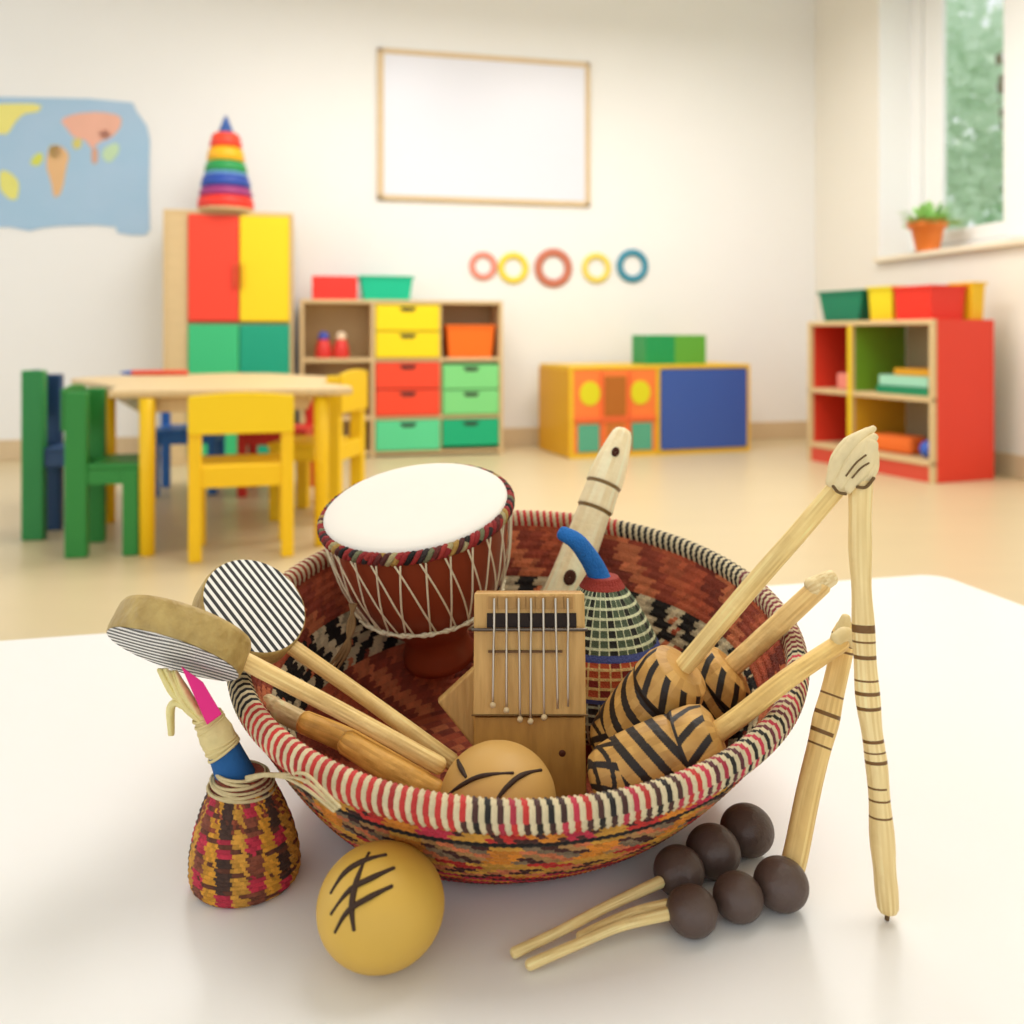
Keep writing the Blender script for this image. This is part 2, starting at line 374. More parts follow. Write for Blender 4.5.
def bin_(name,label,cat,pos,rot,w0,w1,d,h,hx,lip=True,group=None):
    t=thing(name,label,cat,pos,rot,group); k=MB(); a=w0/2; c=w1/2; th=.008
    def rect(hw,hd,z): return [(-hw,-hd,z),(hw,-hd,z),(hw,hd,z),(-hw,hd,z)]
    hd=d/2
    k.rings([rect(a,hd*.9,0),rect(c,hd,h),rect(c-th,hd-th,h),rect(a-th,hd*.9-th,th)],sm=False)
    link('tub',k,paint(hx),t,world=False,bev=.003)
    if lip:
        k=MB(); k.rings([rect(c+.008,hd+.008,h-.014),rect(c+.008,hd+.008,h),rect(c-th,hd-th,h+.001),rect(c-th,hd-th,h-.012)],sm=False,loop=True); link('lip',k,paint(hx),t,world=False)
    return t
p=onunit((ux(312)+ux(358))/2,.14,UH); bin_('storage_box','red open storage box on top of the drawer unit','box',p,WA,.29,.29,.2,.155,'#ee3a30',False)
p=onunit((ux(358)+ux(412))/2+.015,.14,UH); bin_('storage_bin','teal green tapered bin on the drawer unit beside the red box','bin',p,WA,.30,.345,.22,.16,'#10c092')
p=onunit((xs[2]+UW)/2,.17,zr[2]+.012); bin_('storage_bin','bright orange bin inside the top right compartment of the drawer unit','bin',p,WA,.29,.33,.24,.22,'#fb7414')
def gnome(x,z,hx,hd,label):
    t=thing('toy_figure',label,'toy',onunit(x,.14,z),WA,'little toy figures in the drawer unit'); k=MB(); k.lathe([(.05,0),(.056,.01),(.05,.07),(.034,.12),(.01,.13)],24); link('body',k,paint(hx),t,world=False)
    k=MB(); k.sphere((0,0,.14),.036); link('head',k,paint(hd),t,world=False)
gnome(ux(324),zr[2]+.012,'#e03a34','#4858b8','red toy figure with a blue head in the top left compartment')
gnome(ux(342),zr[2]+.012,'#e43c34','#f4d9b8','red toy figure with a cream head in the top left compartment')
p=onunit(ux(316)+.03,.12,zr[1]+.012); bin_('storage_box','red box on the lower left shelf behind the yellow chair','box',p,WA,.17,.17,.18,.245,'#e8402c',False)
# --- low unit
la=math.radians(18); loc2=Vector((.374,5.8,0)); LW=1.335; LH=.60; D=.58
t=thing('low_cabinet','low yellow cabinet with an orange play front and one blue door','cabinet',loc2,la)
YW=paint('#eec02c'); k=MB(); T_=.025
for x in (0,.62,LW-T_): k.box(x,x+T_,0,D,0,LH-T_)
k.box(0,LW,0,D,LH-T_,LH); k.box(T_,LW-T_,0,D,.0,.03); k.box(T_,LW-T_,D-.02,D,.03,LH-T_)
link('carcass',k,YW,t,world=False,bev=.003)
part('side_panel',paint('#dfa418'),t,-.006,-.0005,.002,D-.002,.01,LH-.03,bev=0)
part('door',paint('#3a5aa6'),t,.65,LW-T_-.004,-.012,.008,.034,LH-T_-.006)
f=part('play_front',paint('#f4803a'),t,T_+.003,.617,.004,.022,.033,LH-T_-.003)
def fdisc(x,z,r,hx,sq=False,w=None,h=None,nm='panel_inset'):
    k=MB()
    if sq: k.box(x-w/2,x+w/2,-.003,.006,z-h/2,z+h/2)
    else: k.prism([(x+r*math.cos(2*PI*i/28),z+r*1.1*math.sin(2*PI*i/28)) for i in range(28)],-.003,.006,ax='y')
    link(nm,k,paint(hx),f,world=False)
fdisc(.14,.42,.072,'#dcd41c'); fdisc(.50,.42,.072,'#dcd41c')
fdisc(.32,.40,0,'#b0661e',True,.15,.26); fdisc(.13,.13,0,'#56a888',True,.15,.18); fdisc(.51,.13,0,'#56a888',True,.15,.18); fdisc(.32,.13,0,'#c4742c',True,.12,.18)
k=MB(); k.box(.03,.615,-.012,.004,.243,.262); k.box(.215,.225,-.012,.004,.033,.56); k.box(.415,.425,-.012,.004,.033,.56); link('divider',k,paint('#f0703c'),f,world=False)
R18=Matrix.Rotation(la,3,'Z')
cc=loc2+R18@Vector((.80,.2,LH))
t=thing('storage_box','two-tone green storage box on the low yellow cabinet','box',cc,la)
k=MB(); k.box(-.21,.01,-.1,.12,0,.2); link('box_side',k,paint('#1c9652'),t,world=False,bev=.004)
k=MB(); k.box(.01,.25,-.1,.12,0,.2); link('box_front',k,paint('#5ea63a'),t,world=False,bev=.004)
# --- right red shelf
ra=math.atan2(-.93,.37); loc3=Vector((1.89,5.76,0)); SW=1.0; SH=.885; D=.45
t=thing('red_bookshelf','red sided bookshelf with open coloured compartments under the window','bookshelf',loc3,ra)
k=MB(); T_=.028
for x in (0,SW-T_): k.box(x,x+T_,0,.03,.0,SH-T_)
k.box(.365,.365+T_,0,.03,.1,SH-T_)
for z in (.09,.435,SH-T_): k.box(0,SW,0,.03,z,z+T_)
link('front_edging',k,WOOD,t,world=False,bev=.003)
RED=paint('#e8402c')
part('side_panel',RED,t,SW-T_,SW,.03,D,0,SH,bev=.003); part('side_panel',RED,t,0,T_,.03,D,0,SH,bev=.003)
part('top_panel',RED,t,T_,SW-T_,.03,D,SH-T_,SH,bev=.002)
part('plinth',paint('#d8503c'),t,T_,SW-T_,.01,.03,0,.09,bev=.002)
part('shelf_board',WOODX,t,T_,SW-T_,.03,D-.02,.435,.435+T_,bev=.002); part('shelf_board',WOODX,t,T_,SW-T_,.03,D-.02,.09,.09+T_,bev=.002)
part('back_panel',paint('#c42a24'),t,T_,.365,D-.02,D,.118,SH-T_,bev=0,label='red back of the narrow compartments')
part('back_panel',paint('#b5aa88'),t,.39,SW-T_,D-.02,D,.118,SH-T_,bev=0,label='grey beige back of the wide compartments')
part('divider',paint('#74a82c'),t,.370,.388,.03,D-.02,.463,SH-T_,bev=0,label='green upper divider')
part('divider',paint('#d8a828'),t,.370,.388,.03,D-.02,.118,.435,bev=0,label='ochre lower divider')
part('divider_edge',paint('#ecc828'),t,.362,.396,-.004,.002,.12,SH-.03,bev=0)
R3=Matrix.Rotation(ra,3,'Z')
def on3(x,y,z): return loc3+R3@Vector((x,y,z))
bin_('storage_bin','dark green tapered bin at the far end of the red bookshelf top','bin',on3(.225,.16,SH),ra,.30,.385,.2,.19,'#107a58')
bin_('storage_bin','yellow bin between the green and red bins on the red bookshelf','bin',on3(.545,.17,SH),ra,.17,.185,.2,.20,'#e8d41c')
bin_('storage_bin','long red bin on top of the red bookshelf','bin',on3(.795,.19,SH),ra,.25,.265,.26,.19,'#e83424')
bin_('storage_bin','golden yellow bin standing behind the long red bin on the bookshelf','bin',on3(.88,.385,SH),ra,.13,.15,.1,.21,'#f2c41c')
o=link('toy_block',MB().box(-.06,.06,-.05,.05,0,.10),paint('#f09080'),None,bev=.012); o.location=on3(.235,.13,.463); o.rotation_euler=(0,0,ra); tag(o,'pink toy block in the narrow upper compartment','toy block')
def book(x,y,z,w,d,h,hx,label,rz=0):
    t=thing('book',label,'book',on3(x,y,z),ra+rz,'books lying in the red bookshelf')
    k=MB(); k.box(-w/2,w/2,-d/2,d/2,0,.004); k.box(-w/2,w/2,-d/2,d/2,h-.004,h); k.box(-w/2,w/2,-d/2,-d/2+.006,0,h); link('cover',k,paint(hx),t,world=False,bev=.002)
    k=MB(); k.box(-w/2+.005,w/2-.005,-d/2+.006,d/2-.004,.004,h-.004); link('pages',k,mat('#ece4d0',.8,.05,50),t,world=False)
book(.74,.16,.463,.38,.24,.045,'#1e8a5e','dark green book at the bottom of the pile in the bookshelf')
book(.73,.17,.509,.36,.22,.06,'#a5dcc0','thick mint green book in the middle of the bookshelf pile')
book(.78,.18,.570,.27,.2,.04,'#e0a028','ochre book topmost of the pile in the bookshelf')
o=link('toy_bag',MB().box(-.16,.14,-.07,.09,0,.10),fabric('#f0742c'),None,bev=.03); o.location=on3(.62,.14,.118); o.rotation_euler=(0,0,ra+.1); tag(o,'soft orange pouch in the wide bottom compartment','bag')
o=link('toy_ball',MB().sphere((0,0,.05),.05),paint('#3c64c4'),None); o.location=on3(.88,.10,.118); tag(o,'blue ball in the bottom compartment beside the orange pouch','ball')
# --- children's table
TH_=.60
t=thing('childrens_table','pale beech childrens table with yellow legs, chairs all around it','table',(-1.2,3.7,0))
poly=[(-1.45,3.23),(-.66,3.39),(-.61,3.45),(-.64,3.56),(-.80,3.78),(-.84,4.3),(-1.25,4.70),(-1.5,4.74),(-2.02,4.30),(-2.04,4.16),(-1.56,3.54)]
k=MB(); k.prism(poly,TH_-.028,TH_); link('tabletop',k,WOODX,t,bev=.008)
k=MB(); k.prism([(-1.37,3.30),(-.78,3.43),(-.92,4.2),(-1.82,4.10)],TH_-.085,TH_-.028); link('apron',k,WOODX,t,bev=.003)
YL=paint('#f8c80c')
for x,y in ((-1.325,3.27),(-.725,3.42),(-.90,4.30),(-1.72,3.84)):
    k=MB(); k.M=Matrix.Translation((x,y,0)); k.lathe([(.022,0),(.026,.004),(.028,.3),(.028,TH_-.03)],20); link('leg',k,YL,t)
# something lying on the table
t=thing('crayon','long red crayon with blue tip lying on the childrens table','crayon',(-1.78,4.44,TH_),.15)
k=MB(); k.tube([(-.09,0,.014),(.17,0,.014)],.013,12); link('shaft',k,paint('#e04a2c'),t,world=False); k=MB(); k.tube([(-.14,0,.014),(-.09,0,.014)],[.006,.013],12); link('tip',k,paint('#3a5cb0'),t,world=False)
# --- chairs : local origin under the seat centre, facing +y, backrest at -y
def chair(label,pos,rot,w,d,seat,top,cs,cb=None,cseat=None,bh=.14,post=.045,pd=.03,near=None,name='childrens_chair'):
    t=thing(name,label,'chair',pos,rot,'small chairs around the childrens table'); cb=cb or cs; cseat=cseat or cs
    A=paint(cs); B=paint(cb); S=paint(cseat)
    for s in (-1,1):
        x=s*(w/2-post*.5)
        part('back_post',paint(near) if near and s>0 else A,t,x-post/2,x+post/2+(.004 if near and s>0 else 0),-d/2-(.012 if near and s>0 else 0),-d/2+pd,0,top+(.012 if near and s>0 else -.01),bev=.006,label='green back post' if near and s>0 else None)
        part('front_leg',A,t,x-post/2,x+post/2,d/2-min(pd,.05)-.005,d/2,0,seat-.02,bev=.006)
    part('seat',S,t,-w/2+.003,w/2-.003,-d/2+pd,d/2+.01,seat-.02,seat,bev=.006)
    k=MB(); k.box(-w/2+post,w/2-post,-d/2+.004,-d/2+.024,seat-.075,seat-.0); k.box(-w/2+.008,-w/2+.026,-d/2+.03,d/2-.03,seat-.075,seat-.02); k.box(w/2-.026,w/2-.008,-d/2+.03,d/2-.03,seat-.075,seat-.02); k.box(-w/2+post,w/2-post,d/2-.028,d/2-.008,seat-.075,seat-.02)
    link('seat_rail',k,A,t,world=False,bev=.003)
    k=MB(); n=10; pts=[]
    for i in range(n+1):
        q=i/n; pts.append((-w/2+w*q,top+ .012*math.sin(PI*q)))
    k.prism([(-w/2,top-bh),(w/2,top-bh)]+pts[::-1],-d/2-.012,-d/2+.001,ax='y'); link('backrest',k,B,t,world=False,bev=.005)
    return t
def mid(a,b): return (Vector(a)+Vector(b))/2
cy=math.radians(16)
Rm=Matrix.Rotation(cy,3,'Z')
rl=Vector((-1.112,3.158,0)); rr_=Vector((-.81,3.243,0)); ctr=mid(rl,rr_)+Rm@Vector((0,.15,0))
chair('yellow chair seen from behind, pushed in at the near side of the table',ctr,cy,.36,.31,.335,.585,'#fbc90e','#fcd30c',bh=.135)
chair('yellow chair with tall back at the right end of the table',(-.86,4.0,0),math.radians(80),.33,.32,.335,.635,'#f7cc18',bh=.17,pd=.06)
chair('green chair sideways at the left corner of the table',(-1.505,3.38,0),math.radians(-79),.29,.25,.335,.605,'#2f8a3c','#2b8037',bh=.15,pd=.075)
chair('navy and green chair at the far left, standing away from the table',(-1.81,3.62,0),math.radians(-83),.22,.20,.36,.65,'#2c4a72','#2c4a72','#2c4a72',bh=.18,pd=.07,near='#2e8a48')
chair('blue chair on the far side of the table at the left',(-1.66,4.62,0),math.radians(190),.32,.3,.33,.56,'#2f6cb8',bh=.14)
chair('red chair on the far side of the table, seen between the yellow posts',(-1.2,4.60,0),math.radians(186),.34,.32,.33,.56,'#d03026',bh=.14)
# ================================================================ white table in the foreground
TZ=.465
c0=onz(0,640,TZ); c1=onz(938,573,TZ)
e1=(c1-c0).normalized(); e2=Vector((e1.y,-e1.x,0))
CR=c1; CL=c1-e1*2.1; rad=.035
t=thing('display_table','large smooth white table carrying the basket of instruments','table',(0,.4,0))
def corner_arc(c,a,b_,r,n=8):   # a,b_ unit vectors along the edges away from the corner
    out=[]; ce=c+a*r+b_*r
    for i in range(n+1):
        q=i/n*PI/2; out.append(ce-b_*r*math.cos(q)-a*r*math.sin(q))
    return out
DP=1.5
cs=[CL,CR,CR+e2*DP,CL+e2*DP]; poly=[]
dirs=[(e2,e1),(-e1,e2),(-e2,-e1),(e1,-e2)]
for c,(a,b_) in zip(cs,dirs): poly+=[(p.x,p.y) for p in corner_arc(c,a,b_,rad)]
k=MB(); k.prism(poly[::-1],TZ-.028,TZ); link('tabletop',k,mat('#f3f1ed',.28,.01,2,name='white_laminate',spec=.35),t,bev=.003)
for c,(a,b_) in zip(cs,dirs):
    q=c+a*.08+b_*.08; k=MB(); k.M=Matrix.Translation((q.x,q.y,0)); k.lathe([(.02,0),(.024,.005),(.026,TZ-.028)],20); link('leg',k,WHITE,t)
# ================================================================ basket
BC=Vector((.004,.677,TZ+.0018)); RB=.134; RR=.2045
def rimh(th): return .113+.0375*math.sin(th)
rb_=random.Random(11)
def RBf(th): return RB*(1-.13*max(0,math.cos(th+math.radians(38)))**1.5)
def bpt(t,th,off=0):     # t 0..1 up the wall ; off inward
    r=RBf(th)+(RR-RBf(th))*t; h=rimh(th)*t**1.35
    r-=off; return Vector((BC.x+r*math.cos(th),BC.y+r*math.sin(th),BC.z+h+off*.25))
def jit(c,a,rng): f=1+rng.uniform(-a,a); return tuple(max(0,x*f) for x in c)
RUST=[lin('#c4603c'),lin('#a44830'),lin('#d6784c'),lin('#8c3a26'),lin('#bc5636')]
BLK=lin('#1d1713'); CRM=lin('#e6d3a8'); REDC=lin('#c8322c'); ORG=lin('#e08a2c'); OCH=lin('#d89c3c'); MAG=lin('#c83248'); DRK=lin('#4a2620'); PUR=lin('#5a3a40')
NA=720; NCO=24; SUBR=3
t_bas=thing('woven_basket','large round handwoven basket in rust, red and black full of instruments','basket',(BC.x,BC.y,BC.z))
def stitches(colfn,rng,n_st=220):
    tab={}; offs=[rng.uniform(-1,1) for _ in range(NCO+1)]
    def cf(j,i):
        cidx=j//SUBR; k=int(((i/NA)*n_st+offs[cidx]+(j%SUBR)*.35))
        key=(cidx,k)
        if key not in tab: tab[key]=jit(colfn(cidx,(k/n_st)*2*PI,k),.22,rng)
        return tab[key]
    return cf
CRD=lin('#dccaa2')
def inner(c,th,k):
    if 12<=c<=17:
        if rb_.random()<.08: return RUST[k%5]
        return BLK if ((k//3)+c//2)%2==0 else jit(CRD,.2,rb_)
    return RUST[((k+c*7)//4+c*3)%5]
GRY=lin('#8a7458')
def outer(c,th,k):
    b=(k//4)
    if c>=20: return (MAG,OCH,REDC,ORG)[b%4] if rb_.random()<.9 else DRK
    if c==19: return BLK
    if c>=14:
        if b%3==1: return ORG if c<18 else OCH
        return (GRY,DRK,lin('#b08450'),RUST[2])[(k//2+c)%4]
    if c>=12: return OCH if (c+b)%3 else REDC
    if c>=9: return (RUST[2],DRK,OCH)[(k//3+c*2)%3]
    if c>=5: return (MAG,DRK,REDC,ORG)[(b+c)%4]
    return (RUST[1],MAG,DRK)[(k//3+c)%3]
def wallmesh(off,sign,colfn,n_st):
    k=MB(); R=[]
    nr=NCO*SUBR
    for j in range(nr+1):
        t=j/nr; ph=(j%SUBR)/SUBR; bul=.0016*math.sin(PI*ph)
        row=[]
        for i in range(NA):
            th=2*PI*i/NA; w=.0004*math.sin(th*n_st+(j//SUBR)*PI)
            row.append(bpt(t,th,off+sign*(bul+w)))
        R.append(row)
    k.rings(R,cap=False,cf=stitches(colfn,rb_,n_st)); return k
k=wallmesh(.007,1,inner,200); link('inner_wall',k,VCF,t_bas,label='rust lining with a black and cream checker band')
k=wallmesh(0,-1,outer,250); link('outer_wall',k,VCF,t_bas)
# base disc, inside and outside
def basedisc(z,colfn,up):
    k=MB(); nr=14*SUBR; R=[]
    for j in range(nr+1):
        r=(1-j/nr)*.999+.003; bul=.0014*abs(math.sin(PI*(j%SUBR)/SUBR)); R.append([Vector((BC.x+RBf(2*PI*i/240)*r*math.cos(2*PI*i/240),BC.y+RBf(2*PI*i/240)*r*math.sin(2*PI*i/240),BC.z+z+up*bul)) for i in range(240)])
    k.rings(R,cap=False,cf=lambda j,i: jit(RUST[(i//6+j//SUBR)%5],.1,rb_)); return k
link('base',basedisc(.0035,None,1),VCF,t_bas); 
# rim
NS=390; NR=NS*5; k=MB(); R=[]
def rimcol(th):
    d=math.degrees(th)%360
    if 60<d<100: return REDC
    if 20<d<=60: return BLK
    if 345<d or d<=20: return lin('#8a2a34')
    if 300<d<=345: return (MAG,lin('#6a2a34'),BLK)[int(d)%3]
    if 262<d<=300: return (BLK,MAG,DRK,REDC)[int(d*1.3)%4]
    if 215<d<=262: return REDC
    if 175<d<=215: return BLK
    return lin('#a04428')
tabr={}
def rcf(j,i):
    x=(j+i*10/12)/5; s=int(x); key=s
    if key not in tabr: tabr[key]=(jit(CRM,.1,rb_) if s%2==0 else jit(rimcol(2*PI*s/NS),.25,rb_))
    return tabr[key]
NP=12
for j in range(NR):
    th=2*PI*j/NR; c=bpt(1,th,.0035)+Vector((0,0,.002)); er=Vector((math.cos(th),math.sin(th),0)); row=[]
    for i in range(NP):
        a=2*PI*i/NP; st=abs(math.sin(PI*(j+i*10/12)/5)); r=.0072+.0012*st
        row.append(c+er*r*math.cos(a)*.95+Vector((0,0,1))*r*1.12*math.sin(a))
    R.append(row)
k.rings(R,loop=True,cf=rcf); link('rim_binding',k,mat(None,.6,.25,300,.5,800,vc=True,name='rim_fibre'),t_bas)
# ================================================================ djembe
def frame(o,zax,xhint=(1,0,0)):
    z=Vector(zax).normalized(); x=Vector(xhint); x=(x-z*x.dot(z)).normalized(); y=z.cross(x)
    M=Matrix((( x.x,y.x,z.x,o[0]),(x.y,y.y,z.y,o[1]),(x.z,y.z,z.z,o[2]),(0,0,0,1))); return M
top=at(415,499,.75); ax=Vector((-.11,-.28,.95)).normalized()
DM=frame(top,ax); dr=random.Random(5)
foot=top-ax*.153
t=thing('djembe_drum','small red brown goblet drum with pale skin and string lacing in the basket','drum',foot)
k=MB(); k.M=DM; k.lathe([(.0745,-.004),(.0755,-.012),(.073,-.035),(.0695,-.06),(.061,-.085),(.047,-.105),(.032,-.12),(.027,-.13),(.028,-.138),(.031,-.146),(.0315,-.153),(.027,-.153),(.018,-.13)],48)
link('shell',k,mat('#7c2f1a',.4,.45,9,stretch=(1,1,.5),hex2='#9a4424',name='drum_wood'),t)
k=MB(); k.M=DM; k.lathe([(.0768,-.013),(.0772,-.007),(.0765,-.004),(.074,-.0022),(.06,-.0018),(.03,-.0016),(.001,-.0015)],64,cap=True); link('drum_skin',k,mat('#f4ece0',.7,.04,20,name='goat_skin'),t)
# collar: twisted cloth
k=MB()
for s in range(3):
    P=[]; n=240
    for i in range(n+1):
        a=2*PI*i/n; w=a*34+s*2*PI/3; P.append(DM@Vector(((.0785+.0020*math.cos(w))*math.cos(a),(.0785+.0020*math.cos(w))*math.sin(a),-.010+.0034*math.sin(w))))
    cset=[(lin('#a8302c'),lin('#982a2a'),lin('#6a2a24'),lin('#b89048')),(BLK,lin('#7a7a58'),lin('#982828'),lin('#b8a878')),(lin('#a02828'),lin('#342a28'),lin('#a8342c'),lin('#5a2a24'))][s]
    k.tube(P,.0024,8,cf=lambda t_,q,cs_=cset: cs_[int(t_*38)%4],rnd=False)
link('collar',k,VCF,t)
STR=mat('#f2e6c2',.7,.2,80,name='string')
k=MB(); zb_=-.087; NL=26
def sh(z,a,e=.002):
    prof=[(-.004,.0765),(-.012,.0785),(-.035,.0752),(-.06,.0708),(-.085,.0625),(-.105,.048)]
    for (za,ra_),(zc,rc) in zip(prof,prof[1:]):
        if zc<=z<=za: q=(z-za)/(zc-za); r=ra_+(rc-ra_)*q; break
    return DM@Vector(((r+e)*math.cos(a),(r+e)*math.sin(a),z))
for i in range(NL):
    st_=2*PI/NL; a0=i*st_; zz=[-.014,-.037,-.062,zb_]
    for p,q in ((a0,a0+st_*(1.15+dr.uniform(-.2,.2))),(a0+st_*.25,a0-st_*(.15+dr.uniform(-.25,.25)))):
        P=[sh(zz[j],p+(q-p)*j/3,.0018) for j in range(4)]
        k.tube(P,.0008,6,9)
link('lacing',k,STR,t)
k=MB()
for s in range(2):
    P=[sh(zb_-.001+.0015*math.sin(2*PI*i/100*22+s*PI),2*PI*i/200,.003+.0012*math.cos(2*PI*i/100*11+s*PI)) for i in range(201)]
    k.tube(P,.0013,6,rnd=False)
link('lower_ring',k,STR,t)
k=MB()
for s in range(3):
    P=[at(350+s*3,604,.71),at(354-s*3,626,.705),at(343+s*3,648,.70),at(328+s*5,668,.70)]
    k.tube(P,[.0012,.0016,.0018,.0009],8,18)
link('cord_knot',k,mat('#8c6c44',.85,.3,120,name='jute'),t)
# ================================================================ gourds
def gourd(name,label,c,r,lines,sq=(1,1,.94),parent=None,hx='#d9ae4a',cat='shaker'):
    t=thing(name,label,cat,(c.x,c.y,c.z-r*sq[2])) if parent is None else parent
    k=MB(); k.sphere(c,r,56,32,sq); link('gourd_shell',k,mat(hx,.5,.16,12,.15,90,name='gourd'),t)
    for L_ in lines:
        k=MB(); P=[]
        for px,py in L_:
            o=Vector((0,0,CZ)); d=at(px,py,1)-o; d.normalize()
            # intersect ellipsoid
            S=Vector((1/sq[0],1/sq[1],1/sq[2])); oo=Vector((o[i]-c[i])*S[i] for i in range(3)); dd=Vector(d[i]*S[i] for i in range(3))
            A=dd.dot(dd); B=oo.dot(dd); Cc=oo.dot(oo)-r*r; disc=B*B-A*Cc
            if disc<0: continue
            P.append(o+d*((-B-math.sqrt(disc))/A))
        if len(P)>1: k.tube(P,[.0010,.0017,.0018,.0011],8,16,flat=.8); link('painted_stroke',k,mat('#3a2414',.7,.2,60,name='dark_stroke'),t,label='dark brown painted stroke')
    return t
def sitball(px,py,rpx,sq=.93):
    # ball resting on the table seen at px,py with apparent radius rpx
    r=.03
    for _ in range(30):
        Y=(CZ-TZ-r*sq)*FP/(py-HY); r=rpx/FP*Y*.985
    return at(px,py,Y),r
c,r=sitball(381,905,64.5,.86)
gourd('gourd_shaker','round yellow gourd with crossed dark strokes on the white table before the basket',c,r,[[(331,893),(345,873),(362,862),(386,855)],[(331,914),(350,890),(372,878),(394,868)],[(335,932),(348,911),(370,897),(392,886)],[(369,853),(357,880),(352,905),(354,930)]],(1,1,.86))
c=at(498,800,.552); gourd('gourd_shaker','round tan gourd half hidden behind the front rim inside the basket',c,.0358,[[(458,760),(461,768),(466,777)],[(445,798),(462,785),(482,776),(513,773)],[(493,805),(506,788),(522,775),(541,770)]],(1,1,.93),hx='#d3a55a')
# ================================================================ kalimba
Kb=at(530,806,.605); Kt=at(530,593,.632); up=(Kt-Kb); KL=up.length; up.normalize()
KM=frame(Kb,Vector((1,0,0)).cross(up)*1.0,(1,0,0))   # z = facing the camera, y = up
if (KM@Vector((0,0,1))-KM@Vector((0,0,0))).y>0:
    KM=frame(Kb,-Vector((1,0,0)).cross(up),(1,0,0))
yv=(KM@Vector((0,1,0))-KM@Vector((0,0,0))); ys=1 if yv.z>0 else -1
t=thing('kalimba','wooden thumb piano with metal tines standing upright in the basket','thumb piano',Kb)
hw=.0385
def kb(x0,x1,y0,y1,z0,z1,mb=None):
    k=mb or MB(); k.M=KM; k.box(x0,x1,min(ys*y0,ys*y1),max(ys*y0,ys*y1),z0,z1); return k
KW=mat('#dca650',.5,.3,90,.4,160,stretch=(1.4,1,.16),hex2='#96662a',name='kalimba_wood')
KW2=mat('#efc47a',.5,.28,110,.4,160,stretch=(2,1,.12),hex2='#ae7e3c',name='kalimba_face')
link('body',kb(-hw,hw,0,KL,-.022,-.004),KW,t,bev=.0015)
ysp=KL*.415
link('front_plate',kb(-hw,hw,ysp,KL,-.004,.0035),KW2,t,bev=.0008)
link('lower_plate',kb(-hw+.0005,hw-.0005,.0005,ysp-.0012,-.004,.0005),KW,t,bev=.0008)
k=MB(); 
for i in range(9): x=-.0285+i*.0066; kb(x,x+.0058,KL*.925,KL*.985,.0035,.0050+.0004*(i%2),k)
link('top_strips',k,mat('#b98d50',.6,.25,60,.4,200,name='strip_wood'),t)
link('dark_backing',kb(-hw+.009,hw-.006,KL*.835,KL*.905,.0036,.0045),mat('#2a1c14',.7,.2,50),t)
link('sound_bridge',kb(-hw+.010,hw-.016,KL*.717,KL*.727,.0036,.0062),mat('#6a4a28',.6,.2,50),t)
MET=mat('#c9bfae',.3,.1,80,metal=.85,name='steel'); 
k=MB(); k.tube([KM@Vector((-hw-.001,ys*KL*.828,.0078)),KM@Vector((hw+.001,ys*KL*.828,.0078))],.0012,8); link('pressure_bar',k,mat('#6c6258',.3,.1,80,metal=.9,name='dark_steel'),t)
k=MB()
for i in range(1): k.tube([KM@Vector((-hw-.001,ys*(ysp+.001),.0042)),KM@Vector((hw+.001,ys*(ysp+.001),.0042))],.0006,6)
link('plate_wire',k,mat('#7a5a2c',.5,.1,80),t)
tn=[(494,705),(506,710),(518,719),(533,721),(546,717),(559,708),(570,706),(576,640),(580,612)]
for i,(px,py) in enumerate(tn):
    x=-.0244+i*.0085; yb=KL*(1-(py-593)/213.0)
    if i==7 or i==8: continue
    k=MB(); k.tube([KM@Vector((x,ys*KL*.975,.0065)),KM@Vector((x,ys*KL*.85,.0085)),KM@Vector((x+.0004*(i%3-1),ys*KL*.73,.0075)),KM@Vector((x+.0007*(i%3-1),ys*yb,.0078))],.00085,8,18)
    tine=link('tine',k,MET,t)
    if i<5: k=MB(); k.sphere(KM@Vector((x+.0007*(i%3-1),ys*yb,.0080)),.0021,12,8); link('tine_tip',k,mat('#dcc396',.5,.1,60,name='pale_tip'),tine)
k=MB(); k.sphere(KM@Vector((.022,ys*KL*.24,.0006)),.0024,14,8,(1,.4,1)); link('wood_knot',k,mat('#5a2a14',.6,.2,80),t)
# wooden block behind the kalimba
k=MB(); c=at(478,703,.655); k.M=frame(c,(.1,-1,.25),(.75,0,.65)); k.box(-.021,.021,-.021,.021,-.008,.008)
o=link('wooden_block',k,KW2,None,loc=tuple(c),bev=.0015); tag(o,'small wooden block peeking out left of the thumb piano','wooden block')
# ================================================================ flute
ft=at(622,434,.855); fm=at(570,577,.806); fd=(fm-ft); fb=ft+fd*1.70
t=thing('wooden_flute','pale carved wooden flute with finger holes leaning on the back rim','flute',fb)
FL=mat('#f0dfb0',.5,.12,26,.2,90,stretch=(1,1,.3),name='pale_wood')
def frf(q):
    pts=[(0,.0095),(.04,.0120),(.10,.0148),(.17,.0166),(.198,.0172),(.205,.0158),(.25,.0162),(.292,.0170),(.30,.0154),(.5,.0166),(.8,.0205),(1,.0205)]
    for (a,ra_),(b_,rb2) in zip(pts,pts[1:]):
        if a<=q<=b_: return ra_+(rb2-ra_)*(q-a)/(b_-a)
    return .0178
k=MB(); k.tube([ft,ft+fd*.9,fb],.01,28,160,cf=grain('#fbedc2',.07,41,[(.203,.0035,0,1),(.297,.0035,0,1)],'#8a6a38'),rf=frf); link('pipe',k,VCW,t)
